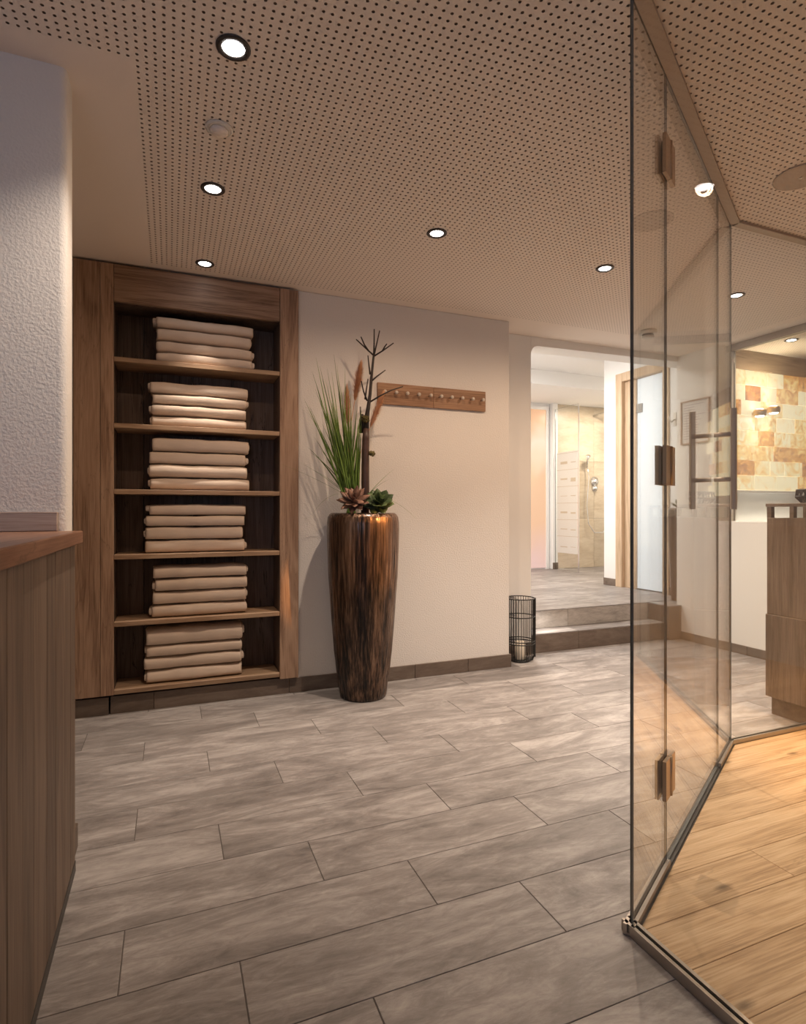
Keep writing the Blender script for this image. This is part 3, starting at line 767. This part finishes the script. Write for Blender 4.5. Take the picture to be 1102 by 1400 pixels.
for i, (x, y_, dr) in enumerate([(372, 630, .03), (410, 632, .03), (427, 703, .13), (539, 641, .02), (547, 679, .05), (569, 709, .10), (533, 655, .03), (421, 640, .05)]):
    b0 = pp(478 if x < 480 else 500, 680, -.02)
    obj('blade', blade(b0, pp(x, y_, -.04 if x < 400 else -.02), dr, .004, 70+i), M['grass'], gt, True)
# plumes
def plume(p0, p1, wd, seed, n=1500):
    rd = random.Random(seed); mb = MB(); d = p1-p0; L = d.length; ax_ = d.normalized()
    a = ax_.cross(Vector((0, 1, 0))).normalized(); b_ = ax_.cross(a)
    for i in range(n):
        t = rd.random()**.8; an = rd.random()*6.28; rad = wd*(math.sin(pi*min(1, t*.9+.1))**.6)*rd.uniform(.4, 1.)
        q = p0+d*t; dr = (a*math.cos(an)+b_*math.sin(an)); e = q + dr*rad + ax_*(.02+rd.random()*.03)
        s_ = ax_.cross(dr)*.002
        mb.add([q-s_, q+s_, e], [(0, 1, 2)])
    mb.tube([p0-d*.8, p0, p1], [.002, .002, .0008], 5)
    return mb
for (a, b_, wd, s_) in ((pp(485, 548, .05), pp(493, 500, .05), .05, 1), (pp(476, 585, .03), pp(474.5, 533, .03), .034, 2), (pp(506, 585, .06), pp(523, 540, .06), .042, 3)):
    tag(obj('plume', plume(a, b_, wd, s_), M['plume'], pl), kind='stuff')
# succulents
def leaf_mesh(L, W, th, cup, m):
    P = []; F_ = []; n = 7
    for i in range(n):
        t = i/(n-1); wv = W*.5*(math.sin(pi*(t*.86+.10))**.8)*(1 if t < .6 else 1-(t-.6)**1.4*1.7)
        wv = max(.0008, wv if i < n-1 else .0008)
        z = cup*t*t; hh = th*(1-t*.7)
        x = L*t
        P += [(x, -wv, z+hh*.4), (x, 0, z-hh*.15+.0), (x, wv, z+hh*.4), (x, 0, z-hh)]
    for i in range(n-1):
        for k in range(4): F_.append((i*4+k, i*4+(k+1) % 4, (i+1)*4+(k+1) % 4, (i+1)*4+k))
    F_ += [(3, 2, 1, 0), tuple(range((n-1)*4, n*4))]
    return MB().add(P, F_).mesh('leaf', M[m], smooth=True)
def succulent(c, L, W, m, rings, seed, lbl):
    rd = random.Random(seed)
    lm = leaf_mesh(L, W, .008, L*.12, m)
    core = obj('succulent', MB().lathe([(.004, -.03), (.014, -.02), (.016, 0), (.006, .016)], 10, c), M[m], pl, True)
    core['label'] = lbl
    tilt = Matrix.Rotation(math.radians(48), 4, Vector((cs, -sn, 0)))      # faces the room
    for j, (cnt, el, s_) in enumerate(rings):
        for k in range(cnt):
            m_ = tilt @ Matrix.Rotation(2*pi*(k+.5*(j % 2))/cnt+rd.uniform(-.12, .12), 4, 'Z') @ Matrix.Rotation(-math.radians(el+rd.uniform(-6, 6)), 4, 'Y')
            o = link('leaf', lm, core, c - wloc(core) + (tilt @ Vector((0, 0, .004*j))), m_.to_euler())
            o.scale = (s_,)*3
succulent(pp(484, 686, -.15), .112, .05, 'succulent_brown', [(9, 4, 1.), (9, 24, .95), (7, 46, .8), (5, 68, .55)], 1, 'brown succulent rosette with pointed leaves')
succulent(pp(518, 689, -.12), .110, .08, 'succulent_green', [(8, 6, 1.), (7, 26, .9), (5, 50, .7), (3, 70, .5)], 2, 'dark green succulent rosette')

# ------------------------------------------------------------------ coat rail
cr = thing('coat_rail', 'oak coat rail with ten metal pegs on the beige back wall', 'coat rail', (1.78, VW, 1.96))
obj('board', MB().box(1.352, VW-.02, 1.962, 1.785, VW-.001, 2.112, .002), M['peg_board'], cr)
obj('board', MB().box(1.7865, VW-.02, 1.962, 2.222, VW-.001, 2.112, .002), M['peg_board'], cr)
for px in (525.2, 540.8, 556, 571.8, 588.1, 602.3, 616.7, 631.1, 645.3, 659.2):
    u = on_back(px)*(VW-.035)/VW; z = 2.043
    v = MB().lathe([(.006, 0), (.006, .022), (.0125, .028), (.0135, .036), (.010, .042), (.003, .044)], 14)
    v.v = [(u+x, VW-.0205-z_, z+y_) for x, y_, z_ in v.v]
    obj('peg', v, M['steel'], cr, True)

# ------------------------------------------------------------------ lantern and candle
LC = Vector((2.625, 3.935, 0)); LR = .115
la = thing('wire_lantern', 'black wire lantern on the floor in the corner beside the steps', 'lantern', LC)
cage = MB(); nw = 34
for k in range(nw):
    a = 2*pi*k/nw; c_, s_ = math.cos(a), math.sin(a)
    o = obj('wire', MB().tube([(LC.x+(LR-.04)*c_, LC.y+(LR-.04)*s_, .006), (LC.x+(LR-.012)*c_, LC.y+(LR-.012)*s_, .016), (LC.x+LR*c_, LC.y+LR*s_, .05), (LC.x+LR*c_, LC.y+LR*s_, .505)], .0025, 5), M['black'], la)
for z in (.505, .36, .165, .145):
    obj('ring', MB().ring((LC.x, LC.y, z), LR+.0025, .0042), M['black'], la, True)
obj('base', MB().lathe([(.02, .001), (LR-.03, .001), (LR-.028, .012), (LR-.04, .014), (.02, .014)], 32, LC), M['black'], la, True)
a = math.radians(-22)
obj('strap', MB().tube([(LC.x+(LR+.006)*math.cos(a), LC.y+(LR+.006)*math.sin(a), .03), (LC.x+(LR+.008)*math.cos(a), LC.y+(LR+.008)*math.sin(a), .505)], .0065, 8), M['black'], la)
cn = thing('pillar_candle', 'cream pillar candle standing inside the black wire lantern', 'candle', LC + Vector((-.005, -.01, .0145)))
c0 = LC + Vector((-.005, -.01, .0145))
obj('wax', MB().lathe([(.04, 0), (.041, .004), (.041, .135), (.036, .141), (.02, .138), (.004, .137)], 28, c0), M['candle'], cn, True)
obj('wick', MB().tube([c0+Vector((0, 0, .136)), c0+Vector((.001, 0, .15))], .0015, 6), M['wick'], cn)

# ------------------------------------------------------------------ reception counter on the left
UC = -.292
rc = thing('reception_counter', 'oak board reception counter standing against the white partition', 'counter', (-.6, 1.2, 0))
y = 2.188; rd = random.Random(4); ws = [.094, .11, .15, .12, .155, .11, .13, .15, .12, .16, .11, .13, .15, .12, .14, .11, .16, .12, .13]
for wd_ in ws:
    obj('board', MB().box(UC-.02, y-wd_+.001, .036, UC+rd.uniform(-.0012, 0), y-.001, 1.096, .0015), M['counter_board'], rc)
    y -= wd_
obj('carcass', MB().box(-.95, y, .036, UC-.021, 2.187, 1.096), M['counter_board'], rc)
obj('plinth', MB().box(-.9, y+.03, 0, UC+.001, 2.187, .035), M['seal'], rc)
obj('countertop', MB().box(-1.0, y-.02, 1.0965, UC+.022, 2.188, 1.137, .003), M['counter_top'], rc)
obj('upstand', MB().box(-1.0, 2.167, 1.1375, -.342, 2.1885, 1.2, .002), M['upstand'], rc)

# ------------------------------------------------------------------ reception desk on the right, behind the glass
UD2 = 3.30
dk = thing('reception_desk', 'dark oak desk with raised open top standing behind the glass on the right', 'desk', (3.8, 2.24, 0))
obj('lower_panel', MB().box(UD2-.004, 2.118, .105, 4.3, 2.352, .592, .002), M['desk_oak'], dk)
obj('upper_panel', MB().box(UD2+.004, 2.118, .593, 4.3, 2.349, 1.165, .002), M['desk_oak'], dk)
obj('plinth', MB().box(UD2+.02, 2.125, 0, 4.28, 2.33, .104), M['tile_dark'], dk)
for v0, v1 in ((2.118, 2.138), (2.19, 2.214), (2.322, 2.349)):
    obj('post', MB().box(UD2+.004, v0, 1.166, UD2+.034, v1, 1.231, .001), M['desk_oak'], dk)
    obj('post', MB().box(4.27, v0, 1.166, 4.3, v1, 1.231, .001), M['desk_oak'], dk)
obj('desktop', MB().box(UD2, 2.112, 1.232, 4.31, 2.355, 1.25, .002), M['desk_oak'], dk)
def basket(loc, lbl, r0):
    b = thing('wire_basket', lbl, 'basket', loc)
    loc = Vector(loc); rd = random.Random(int(loc.x*100))
    for k in range(14):
        a = 2*pi*k/14; d = Vector((math.cos(a), math.sin(a), 0)); d2 = Vector((math.cos(a+.5), math.sin(a+.5), 0))
        obj('wire', MB().tube([loc+d*r0*.6+Vector((0, 0, .004)), loc+(d+d2)*.5*r0*1.12+Vector((0, 0, .035)), loc+d2*r0+Vector((0, 0, .078))], .0035, 5), M['black'], b)
    for q, z in ((.6, .005), (1.0, .078), (1.08, .04)):
        obj('ring', MB().ring(loc+Vector((0, 0, z)), r0*q, .0042, 24, 5), M['black'], b)
basket((3.42, 2.185, 1.2505), 'small dark wire basket on the desk, the one nearer its end', .055)
basket((3.56, 2.265, 1.2505), 'small dark wire basket on the desk, behind the other basket', .06)

# ------------------------------------------------------------------ salt room seen through the opening
VS = 3.70
ws_ = struct('wall_salt', MB().box(4.655, VS, 0, 7.5, VS+.15, CEIL), M['wall_smooth'])
rd = random.Random(21); rows = 8; z0, z1 = 1.40, 2.50; rh = (z1-z0)/rows
for r_ in range(rows):
    u = 4.70-(.13 if r_ % 2 else 0)-rd.random()*.05
    while u < 7.3:
        l = rd.choice((.2, .22, .26, .3)); a, b_ = max(u, 4.68), u+l; u += l
        if b_-a < .05: continue
        obj('salt_brick', MB().box(a+.001, VS-.03-rd.random()*.006, z0+r_*rh+.001, b_-.001, VS-.001, z0+(r_+1)*rh-.001, .003), M['salt'], ws_)
obj('wood_band', MB().box(4.656, VS-.035, 2.503, 7.5, VS-.001, CEIL-.001, .002), M['band_oak'], ws_)
obj('ledge', MB().box(4.656, VS-.05, 1.375, 7.5, VS-.001, 1.398, .002), M['wall_white'], ws_)
struct('wall_salt_right', MB().box(7.5, 0, 0, 7.6, VS, CEIL), M['wall'])
struct('wall_salt_front', MB().box(4.65, -.1, 0, 7.6, 0, CEIL), M['wall'])
gs = thing('glass_screen', 'glass screen with ceiling rail standing on the low white wall before the salt bricks', 'glass wall', (4.63, 2.9, 1.121))
obj('rail', MB().box(4.60, 2.21, 2.62, 4.65, 3.648, CEIL-.0015, .002), M['rail'], gs)
obj('post', MB().box(4.60, 3.588, 1.121, 4.65, 3.648, 2.619, .002), M['wall_smooth'], gs)
obj('pane', MB().obox((4.625, 2.21), (4.625, 3.586), .01, 1.1215, 2.619, 1), PG, gs)
# warm strip light behind the low wall
ls = obj('strip_light', MB().box(4.72, 3.59, 1.03, 5.6, 3.61, 1.045), emit('strip_diffuser', (1, .9, .74), 16))
tag(ls, 'warm strip light hidden behind the low white wall', 'light')
for i, (u, z, lb) in enumerate(((4.965, 2.10, 'gold wall sconce on the salt bricks, the left and lower one of two'), (5.15, 2.14, 'gold wall sconce on the salt bricks, the right and higher one of two'))):
    s_ = thing('wall_sconce', lb, 'sconce', (u, VS-.04, z))
    obj('sconce_body', MB().lathe([(.042, -.03), (.052, -.02), (.054, 0), (.052, .02), (.042, .03), (.040, .02), (.040, -.02), (.042, -.03)], 24, (u, VS-.105, z), closed=True), M['gold'], s_, True)
    obj('diffuser', MB().lathe([(.002, -.036), (.03, -.034), (.0395, -.024), (.0395, .024), (.03, .034), (.002, .036)], 20, (u, VS-.105, z)), M['lens'], s_)
    obj('arm', MB().box(u-.012, VS-.046, z-.012, u+.012, VS-.036, z+.012), M['gold'], s_)
    lamp('sconce_lamp', 'SPOT', (u, VS-.095, z+.05), 6, (1, .8, .5), (pi, 0, 0), s_, spot_size=1.5, spot_blend=.7, shadow_soft_size=.03)
    lamp('sconce_lamp', 'SPOT', (u, VS-.095, z-.05), 5, (1, .8, .5), (0, 0, 0), s_, spot_size=1.5, spot_blend=.7, shadow_soft_size=.03)
# framed notice on the right wall, seen through the glass door
fn = thing('framed_notice', 'thin framed printed notice on the white wall beside the steps, seen through the glass', 'notice', (RW-.01, 3.87, 1.84))
obj('frame', MB().box(RW-.014, 4.008, 1.83, RW-.001, 4.02, 2.235).box(RW-.014, 3.71, 1.83, RW-.001, 3.722, 2.235).box(RW-.014, 3.722, 1.83, RW-.001, 4.008, 1.842).box(RW-.014, 3.722, 2.223, RW-.001, 4.008, 2.235), M['frame_wood'], fn)
pa = obj('sheet', MB().box(RW-.006, 3.722, 1.842, RW-.001, 4.008, 2.223), M['paper'], fn)
tl = MB()
for i in range(14):
    z = 2.19-i*.024; tl.box(RW-.0068, 3.985-rt.uniform(.1, .24), z, RW-.006, 3.985, z+.006)
obj('printed_lines', tl, M['ink'], pa)
# hook and second planter in the nook beside the frosted door
hk = thing('wall_hook', 'small pale metal coat hook on the wall right of the frosted door', 'hook', (UD, 4.47, 2.16))
obj('plate', MB().box(UD-.012, 4.455, 2.10, UD-.001, 4.49, 2.24, .002), M['white_plastic'], hk)
obj('hook', MB().tube([(UD-.012, 4.472, 2.17), (UD-.05, 4.475, 2.14), (UD-.075, 4.478, 2.16), (UD-.08, 4.48, 2.20)], .008, 8), M['white_plastic'], hk, True)
p2c = Vector((4.71, 4.24, UF))
p2 = thing('planter', 'second dark bronze planter up the steps, half hidden by the right wall', 'planter', p2c)
obj('pot', MB().lathe([(.08, 0), (.083, .03), (.095, .3), (.108, .6), (.113, .82), (.11, .9), (.10, .92)], 40, p2c), M['pot'], p2, True)
lm2 = leaf_mesh(.10, .05, .01, .03, 'succulent_green')
for k in range(14):
    o = link('leaf', lm2, p2, Vector((0, 0, .92)), (0, -math.radians(15+50*(k % 3)/2), 2*pi*k/14*1.7))

# ------------------------------------------------------------------ ceiling fittings
def downlight(u, v, lbl, e=30, spill=10, tilt=(0, 0), beam=.95):
    d = thing('downlight', lbl, 'downlight', (u, v, CEIL), 'recessed ceiling downlights')
    z = CEIL
    obj('trim_ring', MB().lathe([(.036, -.001), (.036, -.006), (.049, -.0075), (.054, -.004), (.054, -.001), (.036, -.001)], 32, (u, v, z), closed=True), M['dark_trim'], d, True)
    obj('lamp_lens', MB().lathe([(.002, -.001), (.0355, -.001), (.033, -.004), (.002, -.005)], 28, (u, v, z)), M['lens'], d)
    lamp('downlight_lamp', 'SPOT', (u, v, z-.012), e, BEAM, Vector((tilt[0], tilt[1], -1)).to_track_quat('-Z', 'Y').to_euler(), d, spot_size=beam, spot_blend=1, shadow_soft_size=.022)
    if spill: lamp('downlight_spill', 'SPOT', (u, v, z-.012), spill, WARM, (0, 0, 0), d, spot_size=2.95, spot_blend=.75, shadow_soft_size=.03)
DL = [(.188, 1.893, 'recessed downlight nearest the white partition, largest of the row before the towel shelf', 52, 3),
      (.183, 2.754, 'recessed downlight in the middle of the row of three before the towel shelf', 50, 14),
      (.194, 3.60, 'recessed downlight close above the top of the towel shelf', 70, 0),
      (1.312, 2.745, 'recessed downlight above the planter in the middle of the corridor ceiling', 115, 42),
      (2.445, 2.755, 'recessed downlight next to the long dark edge of the glass cabin', 165, 50),
      (3.58, 2.76, 'recessed downlight behind the far glass pane, right of the door edge', 150, 46)]
for u, v, lb, e, sp_ in DL: downlight(u, v, lb, e, sp_, beam=1.5 if u > 1 else .95 if v > 3 else 1.2, tilt=(-.5, .22) if v < 2 else (0, 0))
downlight(4.95, 3.30, 'recessed downlight in the salt room ceiling above the glowing bricks', 20, 16)
ms = thing('motion_sensor', 'small round white ceiling sensor between the two nearest downlights', 'sensor', (.177, 2.313, CEIL))
obj('sensor_plate', MB().lathe([(.052, -.001), (.052, -.004), (.046, -.008), (.04, -.008)], 32, (.177, 2.313, CEIL)), M['white_plastic'], ms, True)
obj('sensor_dome', MB().lathe([(.034, -.0085), (.033, -.016), (.024, -.024), (.002, -.026)], 28, (.177, 2.313, CEIL)), M['ceiling'], ms, True)
sdp = (3.62, 3.58, CEIL)
sd = thing('smoke_detector', 'round white smoke detector on the ceiling by the steps, seen through the glass', 'smoke detector', sdp)
obj('detector_base', MB().lathe([(.07, -.001), (.07, -.02), (.062, -.03), (.05, -.03)], 32, sdp), M['white_plastic'], sd, True)
obj('detector_grille', MB().lathe([(.045, -.0305), (.045, -.045)], 24, sdp), M['dark_trim'], sd)
obj('detector_cap', MB().lathe([(.05, -.0455), (.05, -.055), (.03, -.062), (.004, -.062)], 28, sdp), M['white_plastic'], sd, True)
spk = (2.575, 1.675, CEIL)
sp = thing('ceiling_speaker', 'round flat ceiling speaker cover inside the glass cabin', 'speaker', spk)
obj('grille', MB().lathe([(.105, -.001), (.105, -.006), (.1, -.008), (.004, -.0085)], 48, spk), simple('speaker_cover', (.52, .43, .35), .7), sp)
obj('badge', MB().lathe([(.007, -.0088), (.007, -.0105)], 12, spk), M['white_plastic'], sp)
